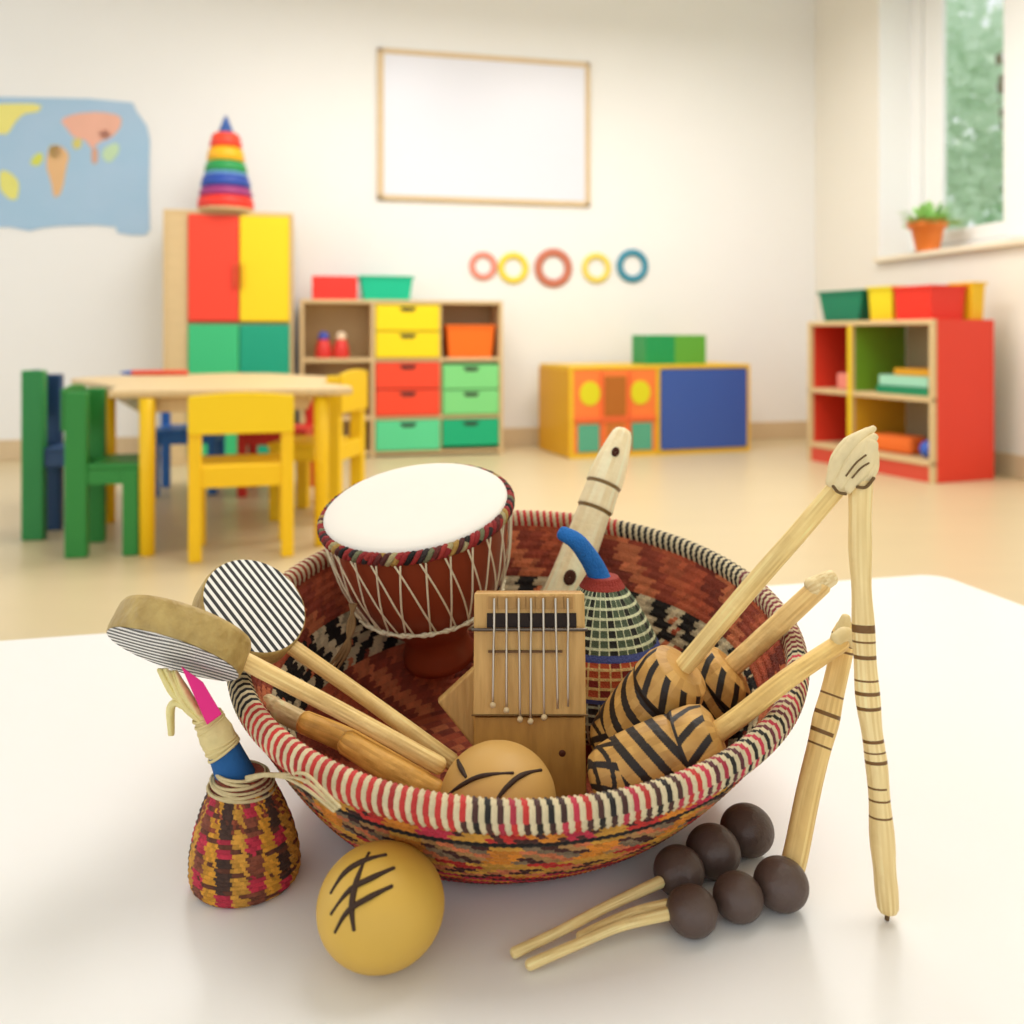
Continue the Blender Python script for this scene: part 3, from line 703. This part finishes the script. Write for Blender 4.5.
for q,rr2 in ((.095,.0035),(.60,.0052)):
    cpt=ft+(fb-ft)*q; vd=(Vector((0,0,CZ))-cpt).normalized(); axn=fd.normalized(); vd=(vd-axn*vd.dot(axn)).normalized()
    s_=cpt+vd*(frf(q)+.0004)
    k=MB(); k.M=frame(s_,vd,axn); k.lathe([(rr2*1.15,-.001),(rr2*1.15,.0006),(rr2*.7,.0008),(.0003,.0004)],24,sx=1.15,sy=.9,cap=False); link('finger_hole_shade',k,mat('#4a2412',.9,.2,60),t,label='dark disc for the shade in a round finger hole')  # pipe is not pierced; dark disc paints the shade inside the hole
# ================================================================ rattle with netting in the basket
rc=Vector(((604-512)/FP*.724,.724,.488)); tp_=at(602,576,.724)
t=thing('netted_rattle','cone rattle in cream, green and orange netting with blue top in the basket','rattle',rc)
hgt=tp_.z-rc.z; prof=[]; nr=72
def rprof(q): # q 0 bottom..1 top
    P=[(0,.042),(.06,.049),(.15,.0525),(.32,.053),(.5,.0475),(.7,.036),(.85,.0255),(.94,.017),(1,.0125)]
    for (a,ra_),(b_,rb2) in zip(P,P[1:]):
        if a<=q<=b_: return ra_+(rb2-ra_)*(q-a)/(b_-a)
tx=(tp_.x-rc.x)/hgt
k=MB(); R=[]; nn=216
for j in range(nr+1):
    q=j/nr; 
    R.append([Vector((rc.x+tx*q*hgt+(rprof(q)+(.0007 if (i%6==0 or j%4==0) else 0))*math.cos(2*PI*i/nn),rc.y+(rprof(q)+(.0007 if (i%6==0 or j%4==0) else 0))*math.sin(2*PI*i/nn),rc.z+q*hgt)) for i in range(nn)])
rg=random.Random(3)
def rcol(j,i):
    q=j/nr; line=(j%4==0) or (i%6==0)
    if .535<q<.57 or .295<q<.33: return lin('#4a5490')
    if q>.93: return lin('#a83a2c')
    if q>=.57: return jit(lin('#dfe0b4'),.12,rg) if line else (lin('#56644a') if (i//6)%3 else lin('#24241c'))
    if q>=.33: return jit(lin('#e8c078'),.12,rg) if line else (lin('#c8552c') if (i//6+j//4)%4 else lin('#8a2a20'))
    return jit(lin('#c8cdb0'),.12,rg) if line else lin('#3a3430')
k.rings(R,cf=rcol); link('netted_body',k,VCF,t)
k=MB(); k.tube([tp_-Vector((0,0,.008)),at(597,572,.724),at(588,556,.72),at(576,541,.715),at(562,533,.715)],[.0095,.0085,.0078,.0070,.0058],18,48)
link('blue_handle',k,mat('#2474c4',.85,.3,150,.8,500,name='blue_wool'),t)
k=MB()
for a in range(3): k.M=Matrix.Translation(tp_-Vector((0,0,.004+a*.002))); k.rings([[((.0105+.0016*math.cos(b_))*math.cos(a_),(.0105+.0016*math.cos(b_))*math.sin(a_),.0016*math.sin(b_)) for b_ in [2*PI*q/8 for q in range(8)]] for a_ in [2*PI*q/30 for q in range(30)]],loop=True)
link('neck_cord',k,STR,t)
# ================================================================ coiled bell rattle on the table (left)
rc=onz(246,879,TZ); 
t=thing('bell_rattle','small bell shaped woven rattle with blue neck and pink stick, left of the basket','rattle',rc)
sc0=rc.y/FP
nr=27*4; nn=180; R=[]
def bprof(q):
    P=[(0,.028),(.04,.0312),(.12,.0325),(.3,.0318),(.5,.0288),(.7,.0242),(.85,.0198),(.95,.0162),(1,.0135)]
    for (a,ra_),(b_,rb2) in zip(P,P[1:]):
        if a<=q<=b_: return ra_+(rb2-ra_)*(q-a)/(b_-a)
BH=.0655
lean=Vector((-.003,0,0))
for j in range(nr+1):
    q=j/nr; e=.0008*abs(math.sin(PI*(j%4)/4)); r=bprof(q)+e
    R.append([Vector((rc.x+lean.x*q+(r+.0003*math.sin(i*.9+(j//4)*2))*math.cos(2*PI*i/nn),rc.y+r*math.sin(2*PI*i/nn),rc.z+q*BH)) for i in range(nn)])
tb={}
def bcol(j,i):
    c=j//4; s=int((i/nn*84+(c%2)*.5+j%4*.15))%84; key=(c,s)
    if key not in tb:
        g=(s//4); v=((s//4)%4)
        if c>23: cc=lin('#7a3a28')
        elif (c+g)%5==4 and rg.random()<.6: cc=lin('#6a3a28')
        elif v==0: cc=OCH
        elif v==1: cc=(MAG if (c//4)%2 else lin('#8a4a34'))
        elif v==2: cc=lin('#dc9a30')
        else: cc=(lin('#4a3228') if (c//4)%3 else MAG)
        if c>16 and v in(0,2) : cc=lin('#9a4a30') if rg.random()<.5 else cc
        tb[key]=jit(cc,.25,rg)
    return tb[key]
k=MB(); k.rings(R,cf=bcol); link('woven_body',k,VCF,t)
ntop=rc+Vector((lean.x,0,BH))
Yn=rc.y
k=MB(); k.tube([at(240,786,Yn),at(232,768,Yn),at(224,750,Yn)],[.0120,.0110,.0098],20,24); link('blue_neck',k,fabric('#1f5a94'),t)
k=MB(); 
P=[at(224,750,Yn),at(216,734,Yn),at(207,716,Yn)]
k.tube(P,[.0098,.0105,.0078],18,20)
for i in range(9):
    q=i/8; c=P[0].lerp(P[2],q); k.M=None
    dvec=(P[2]-P[0]).normalized(); k.M=frame(c,dvec+Vector((.15*((i%3)-1),0,0))); rr2=.0105-.002*q
    k.rings([[((rr2+.0007*math.cos(b_))*math.cos(a_),(rr2+.0007*math.cos(b_))*math.sin(a_),.0009*math.sin(b_)) for b_ in [2*PI*z_/6 for z_ in range(6)]] for a_ in [2*PI*z_/24 for z_ in range(24)]],loop=True)
k.M=None; link('string_wrap',k,mat('#e4cf92',.75,.2,100,.4,300,name='raffia_wrap'),t)
# pink pointed stick
k=MB(); pk=[(181,666),(203,682),(222,714),(207,725)]
k.hexa([at(x,y,Yn-.012) for x,y in pk]+[at(x,y,Yn-.005) for x,y in pk])
link('pink_stick',k,mat('#e81c80',.4,.08,30,name='pink_paint'),t,bev=.0006)
# raffia tufts
k=MB(); rg2=random.Random(9)
RAF=mat('#f8e49c',.6,.25,120,.5,300,name='yellow_raffia')
for i in range(26):
    o1_=rg2.uniform(-5,5); dy=rg2.uniform(-.006,.006)
    if i<11: P=[at(206+o1_*.6,722,Yn+dy),at(190+o1_,705,Yn+dy),at(176+o1_,690,Yn+dy),at(163+o1_*.9,670,Yn+dy*1.3)]
    elif i<18: P=[at(206+o1_*.5,722,Yn+dy),at(186+o1_,704,Yn+dy),at(172+o1_*.5,706,Yn+dy),at(172+o1_*.6,734,Yn+dy)]
    else: P=[at(206+o1_*.5,724,Yn+dy),at(192+o1_,708,Yn+dy),at(181+o1_,690,Yn+dy),at(172+o1_,672,Yn+dy)]
    k.tube(P,[.0026,.0044,.0040,.0018],8,15,flat=.45)
link('raffia_tuft',k,RAF,t)
# neck string and cord to the basket
k=MB()
for i in range(7):
    z_=.001-.0016*i; q=1+z_/BH; rr2=bprof(max(0,min(1,q)))+.0010
    c=Vector((rc.x+lean.x*q,rc.y,rc.z+BH+z_)); k.M=frame(c,(.12*math.sin(i*2.1)+.1,0.05*math.cos(i),1))
    if i%1==0: k.rings([[((rr2+.0009*math.cos(b_))*math.cos(a_),(rr2+.0009*math.cos(b_))*math.sin(a_),.0010*math.sin(b_)) for b_ in [2*PI*z2/6 for z2 in range(6)]] for a_ in [2*PI*z2/30 for z2 in range(30)]],loop=True)
k.M=None
JU=mat('#d8c494',.85,.25,200,.6,500,name='jute_cord')
link('neck_string',k,JU,t)
k=MB()
for o_s in (0,1,2):
    P=[at(246,777+o_s*2,Yn-.012),at(264,774+o_s,Yn-.02),at(285,774+o_s*2,.53),at(305,779+o_s*7-5,.497),at(322,792+o_s*6-3,.476),at(340-o_s*3,807+o_s*2,.467)]
    k.tube(P,.0009,8,40)
link('trailing_cord',k,JU,t)
# ================================================================ paddle drums
def stripedisc(k,M,R_,n,ang,wob=0,z=0):
    k.M=M; ca,sa=math.cos(ang),math.sin(ang); BW=(lin('#0a0807'),lin('#f4f2ec')); NN=14
    for s in range(n):
        a=-R_+2*R_*s/n; b_=-R_+2*R_*(s+1)/n
        La=math.sqrt(max(0,R_*R_-a*a)); Lb=math.sqrt(max(0,R_*R_-b_*b_)); lo=[];hi=[]
        for i in range(NN+1):
            q=-1+2*i/NN; w=wob*math.sin(q*4)
            x0,y0=La*q,a+w*(1 if abs(a)<R_*.9 else 0); x1,y1=Lb*q,b_+w*(1 if abs(b_)<R_*.9 else 0)
            lo.append(k.vert((x0*ca-y0*sa,x0*sa+y0*ca,z))); hi.append(k.vert((x1*ca-y1*sa,x1*sa+y1*ca,z)))
        for i in range(NN): k.face([lo[i],lo[i+1],hi[i+1],hi[i]],BW[s%2])
GOLD=mat('#8c6c30',.5,.4,90,1.0,160,hex2='#d8bc76',name='gold_hide')
def paddle(label,c,n,xh,R_,th,h0,h1,stripes,ang,wob,hr):
    nn_=Vector(n).normalized(); dd=(h1-c); dd=(dd-nn_*dd.dot(nn_)).normalized(); h0=c+dd*R_*.93-nn_*th*.5
    t=thing('paddle_drum',label,'hand drum',c,0,'striped paddle drums in the basket')
    M=frame(c,n,xh)
    k=MB(); k.M=M; k.lathe([(R_*.97,.0006),(R_,.0),(R_*1.01,-.003),(R_*1.0,-th+.003),(R_*.97,-th),(.001,-th)],72,cap=False); link('hoop',k,GOLD,t)
    k=MB(); stripedisc(k,M,R_*.975,stripes,ang,wob,.0008); link('striped_skin',k,mat(None,.5,.05,30,vc=True,name='striped_skin'),t)
    k=MB(); k.tube([h0,h0.lerp(h1,.5)+Vector((0,0,.001)),h1],hr,28,50,cf=grain('#efd08a',.16,stripes)); link('handle',k,VCW,t)
    return t
c1_=at(255,605,.612)
paddle('round paddle drum with striped skin facing up, behind the other paddle',c1_,(.55,-.44,.71),(1,0,0),.0372,.020,at(286,648,.60),at(452,762,.612),28,math.radians(-36),.0,[.0052,.0050,.0058])
c2_=at(174,654,.548)
u_=Vector((.96,-.02,-.26)).normalized(); v_=Vector((-.1,-.775,.62)); v_=(v_-u_*v_.dot(u_)).normalized(); n_=u_.cross(v_)
if n_.z>0: n_=-n_
paddle('golden paddle drum seen edge-on, its striped skin facing down past the rim',c2_,n_,u_,.0420,.0195,at(232,662,.563),at(440,766,.572),22,math.radians(6),.0014,[.0054,.0052,.0056])
# ================================================================ loose sticks lying in the basket
def stick(label,P,r,cf=None,name='wooden_stick',m=None,group='bare sticks in the basket'):
    t=MB(); t.tube(P,r,28,40,cf=grain('#dcaa54' if m else '#f2dca6',.22,len(label))); o=link(name,t,VCW,None,loc=tuple(P[-1])); tag(o,label,'stick',group); return o
OC=mat('#c99a48',.6,.35,60,.6,200,stretch=(.4,1,1),name='ochre_cane')
stick('pale stick end resting over the left rim of the basket',[at(266,702,.628),at(280,711,.625),at(306,724,.618)],[.0060,.0070,.0070])
stick('ochre cane stick under the paddle handles, the upper one',[at(304,722,.585),at(350,742,.59),at(425,782,.592)],[.0072,.0080,.0066],m=OC)
stick('ochre cane stick lying lowest beside the tan gourd',[at(346,742,.562),at(390,768,.562),at(436,792,.565)],[.0075,.0085,.0075],m=OC)
# ================================================================ striped clappers
YB=lin('#c39b50'); 
def headmesh(c,axis,L_,rx,ry,seed,xh=(0,-1,0)):
    k=MB(); M=frame(c-Vector(axis).normalized()*L_/2,axis,xh); k.M=M
    n=200; m=130; prof=[]; gr=grain('#c89c54',.22,seed)
    def pr(q):
        P=[(0,.58),(.03,.76),(.10,.90),(.25,.98),(.45,1.0),(.62,1.0),(.70,.95),(.73,1.0),(.88,.95),(.96,.84),(1,.58)]
        for (a,ra_),(b_,rb2) in zip(P,P[1:]):
            if a<=q<=b_: return ra_+(rb2-ra_)*(q-a)/(b_-a)
    for j in range(m+1): prof.append((pr(j/m),j/m*L_))
    rg=random.Random(seed)
    def cf(j,i):
        q=j/m; a=i/n
        dark=lin('#241a14')
        if q>.955: return gr(q,a)
        if q>.72: 
            s=(a*10+q*3.2)%1; 
            if s<.36 or abs(q-.725)<.02: return dark
        elif q>.26:
            s=(q*6.4+math.sin(a*2*PI+seed)*.8)%1
            if s<.44: return dark
        else:
            s=(a*9-q*3)%1; s2=(q*8+.5*math.sin(a*4*PI))%1
            if s<.30 or s2<.30: return dark
        return gr(q,a)
    k.lathe(prof,n,cf=cf,sx=rx,sy=ry); return k
def bands(marks,base=lin('#e9d49c'),dark=lin('#7a5426')):
    def cf(t_,a):
        for (q,w,a0,a1) in marks:
            if abs(t_-q)<w and (a0<=a<=a1 or a0<=a+1<=a1): return dark
        return base
    return cf
# clapper B (rear short)
hb=at(697,698,.656); tB=at(832,577,.645)
dB=(tB-hb).normalized()
t=thing('striped_clapper','striped wooden clapper with short bare handle, rearmost of the three','clapper',hb)
link('striped_head',headmesh(hb,dB,.070,.0275,.025,1),VCW,t)
k=MB(); k.tube([hb+dB*.028,hb.lerp(tB,.5),at(822,584,.645)],[.0072,.0076,.0072],28,50,cf=grain('#ecca84',.16,21)); k.tube([at(812,588,.645),at(832,577,.645)],[.0074,.0056],28,6,cf=grain('#ecd8a4',.1,22)); link('handle',k,VCW,t)
# clapper A (long jointed)
ha=at(646,711,.617); 
tA=at(836,489,.56); dA=(tA-ha).normalized()
base=onz(887,921,TZ)
t=thing('jointed_clapper','striped clapper whose long handle joins a tall marked stick standing on the table','clapper',(base.x,base.y,TZ))
link('striped_head',headmesh(ha,dA,.088,.0265,.0245,2),VCW,t)
k=MB(); k.tube([ha+dA*.035,ha.lerp(tA,.55)+Vector((.001,0,.002)),ha.lerp(tA,.8),tA],[.0062,.0062,.0060,.0058],28,70,cf=grain('#f2d790',.16,23)); link('handle',k,VCW,t)
rf_=lambda q: .0066-.0003*q+.0004*math.sin(q*17)+.0003*math.sin(q*41)
k=MB(); mk=[(.348,.008,.4,1.1),(.375,.0035,.45,1.05),(.405,.0035,.3,1.1),(.455,.003,.4,1.2),(.48,.005,.4,1.2),(.515,.003,.4,1.2),(.595,.004,.5,1.1),(.62,.003,.4,1.1),(.645,.004,.4,1.1),(.70,.003,.6,1.0),(.725,.0025,.5,1.05),(.76,.0022,.5,1.1)]
P=[at(861,462,.556),at(860,540,.549),at(863,620,.542),at(868,700,.534),at(877,770,.527),at(883,850,.520),at(888,908,.5155)]
k.tube(P,.0078,28,240,cf=grain('#f4dc9e',.12,31,mk),rf=rf_); link('long_stick',k,VCW,t)
k=MB(); k.tube([at(888,908,.5155),(base.x,base.y,TZ+.001)],.0014,8); link('ground_pin',k,mat('#6a5030',.6,.2,50),t)
# bark binding
k=MB()
FB=[([(832,484),(842,462),(858,441),(874,428)],[0.0043, 0.00602, 0.00533, 0.00189],0),([(838,489),(852,466),(864,448),(875,436)],[0.00387, 0.00585, 0.00473, 0.00241],-.005),([(846,490),(860,470),(868,456),(872,443)],[0.00344, 0.00559, 0.00559, 0.00387],-.007),([(856,484),(864,474),(869,466),(872,452)],[0.00516, 0.00645, 0.00602, 0.0043],-.004),([(831,478),(838,460),(850,444),(868,430)],[.003,.005,.005,.002],.003)]
for P_,r_,dz in FB: k.tube([at(x,y,.557+dz) for x,y in P_],r_,14,30)
link('bark_binding',k,mat('#f2dca8',.6,.25,70,.8,160,stretch=(1,1,.6),name='bark'),t)
k=MB(); 
for P_ in ([(833,486),(838,492),(846,494)],[(857,487),(866,487),(874,478)]): k.tube([at(x,y,.546) for x,y in P_],.0010,6,10)
for P_ in ([(846,476),(856,463),(866,455)],[(852,478),(861,468),(869,463)]): k.tube([at(x,y,.5425) for x,y in P_],.0006,6,10)
link('binding_cord',k,mat('#6e5430',.8,.2,100),t)
# clapper C with ball stick
hc=at(657,760,.562); jC=at(842,642,.562); dC=(at(712,737,.558)-hc).normalized()
def ball_at(px,py,rpx): return sitball(px,py,rpx,.90)
bc,br=ball_at(781,884,27.5)
t=thing('jointed_clapper','striped clapper nearest the rim, its handle knotted to a stick ending in a ball','clapper',(bc.x,bc.y,TZ))
link('striped_head',headmesh(hc,dC,.084,.0265,.0225,4),VCW,t)
k=MB(); k.tube([hc+dC*.035,at(740,716,.557),at(790,677,.558),jC],[.0064,.0062,.0060,.0056],28,50,cf=grain('#ecc97c',.16,24)); link('handle',k,VCW,t)
sT=at(846,626,.575); sB=bc+(at(797,850,.545)-bc)*.55
P=[sT,at(840,660,.572),at(826,720,.563),at(810,785,.552),at(797,848,.5415),at(792,868,.5385)]
mk=[(.06,.006,.2,1.2),(.13,.005,.3,1.1),(.17,.005,.2,1.1),(.355,.005,.4,1.1),(.42,.004,.4,1.2),(.48,.007,.5,1.0),(.53,.004,.4,1.1)]
def rfs(q): return .0068+.0010*math.exp(-((q-.40)/.06)**2)+.0012*math.exp(-((q-.08)/.06)**2)-.001*math.exp(-((q-0)/.03)**2)+.0006*q
k=MB(); k.tube(P,.008,28,160,cf=grain('#f0d088',.14,33,[(a_*.9,b_,c_,d_) for a_,b_,c_,d_ in mk]),rf=rfs); link('ball_stick',k,VCW,t)
k=MB(); k.tube([at(843,632,.573),at(846,617,.573)],[.0055,.0030],12,6); k.tube([at(836,640,.560),at(846,634,.562),at(852,642,.570)],.0045,12,12); link('knot',k,STICK,t)
BALL=mat('#5a4840',.42,.25,60,.35,260,spec=.45,name='dark_ball_wood')
def ballmesh(c,r): k=MB(); k.sphere(c,r,40,24,(1,1,.90)); return k
link('ball',ballmesh(bc,br),BALL,t)
# mallets
def mallet(px,py,rpx,label,pts=None,wid=.0031):
    c,r=ball_at(px,py,rpx)
    if pts is None:
        o=link('wooden_ball',ballmesh(c,r),BALL,None,loc=(c.x,c.y,TZ)); tag(o,label,'wooden ball','dark brown wooden balls beside the basket'); return
    t=thing('mallet',label,'mallet',(c.x,c.y,TZ)); link('ball',ballmesh(c,r),BALL,t)
    for P_ in pts:
        Q=[]
        n=len(P_)
        for i,(x,y) in enumerate(P_): Q.append(onz(x,y,TZ+.0045+(c.z-TZ-.004)*(1-i/(n-1))**1.0*.9))
        k=MB(); k.tube(Q,[wid*1.2,wid,wid*.95,wid],28,36,flat=.85,cf=grain('#f2dc9c',.14,int(px+len(label)))); link('stick',k,VCW,t)
mallet(747,830,27,'dark brown ball without stick, farthest of the cluster beside the basket')
mallet(713,851,27.5,'dark brown ball without stick, between the stick mallet and the farthest ball')
mallet(738,897,25.3,'dark brown ball without stick, between the front mallet and the ball stick')
mallet(679,871,25.8,'dark ball mallet nearest the basket, its pale stick pointing lower left',[[(660,882),(608,906),(558,932),(514,953)]])
mallet(692,911,26,'frontmost dark ball mallet with two pale sticks side by side',[[(670,913),(620,926),(575,945),(529,965)],[(668,905),(636,912),(604,925),(580,937)]])
# ================================================================ light
wd_=bpy.data.worlds.new('world'); sc.world=wd_; wd_.use_nodes=True
nt=wd_.node_tree; bg=nt.nodes['Background']
bg.inputs[0].default_value=(.92,.96,1.0,1); bg.inputs[1].default_value=.95
def area(name,loc,rot,sx,sy,e,colr=(1,1,1)):
    l=bpy.data.lights.new(name,'AREA'); l.shape='RECTANGLE'; l.size=sx; l.size_y=sy; l.energy=e; l.color=colr
    o=bpy.data.objects.new(name,l); col.objects.link(o); o.location=loc; o.rotation_euler=rot; return o
area('added_overhead_light',(.9,1.6,3.1),(0,0,WA),1.6,1.6,30,(1,.98,.96))  # added soft light above the white table for shadows, no fixture modelled
area('added_overhead_light',(-.6,4.2,3.1),(0,0,WA),1.6,1.2,42,(1,1,1))  # added light that brightens the back wall, no fixture modelled
area('added_overhead_light',(1.3,4.6,3.1),(0,0,WA),1.2,1.2,34,(1,.97,.93))  # added light that lifts the right corner and window side
vs=sc.view_settings; vs.view_transform='Standard'; vs.look='None'; vs.gamma=1; vs.exposure=.33; vs.use_curve_mapping=False
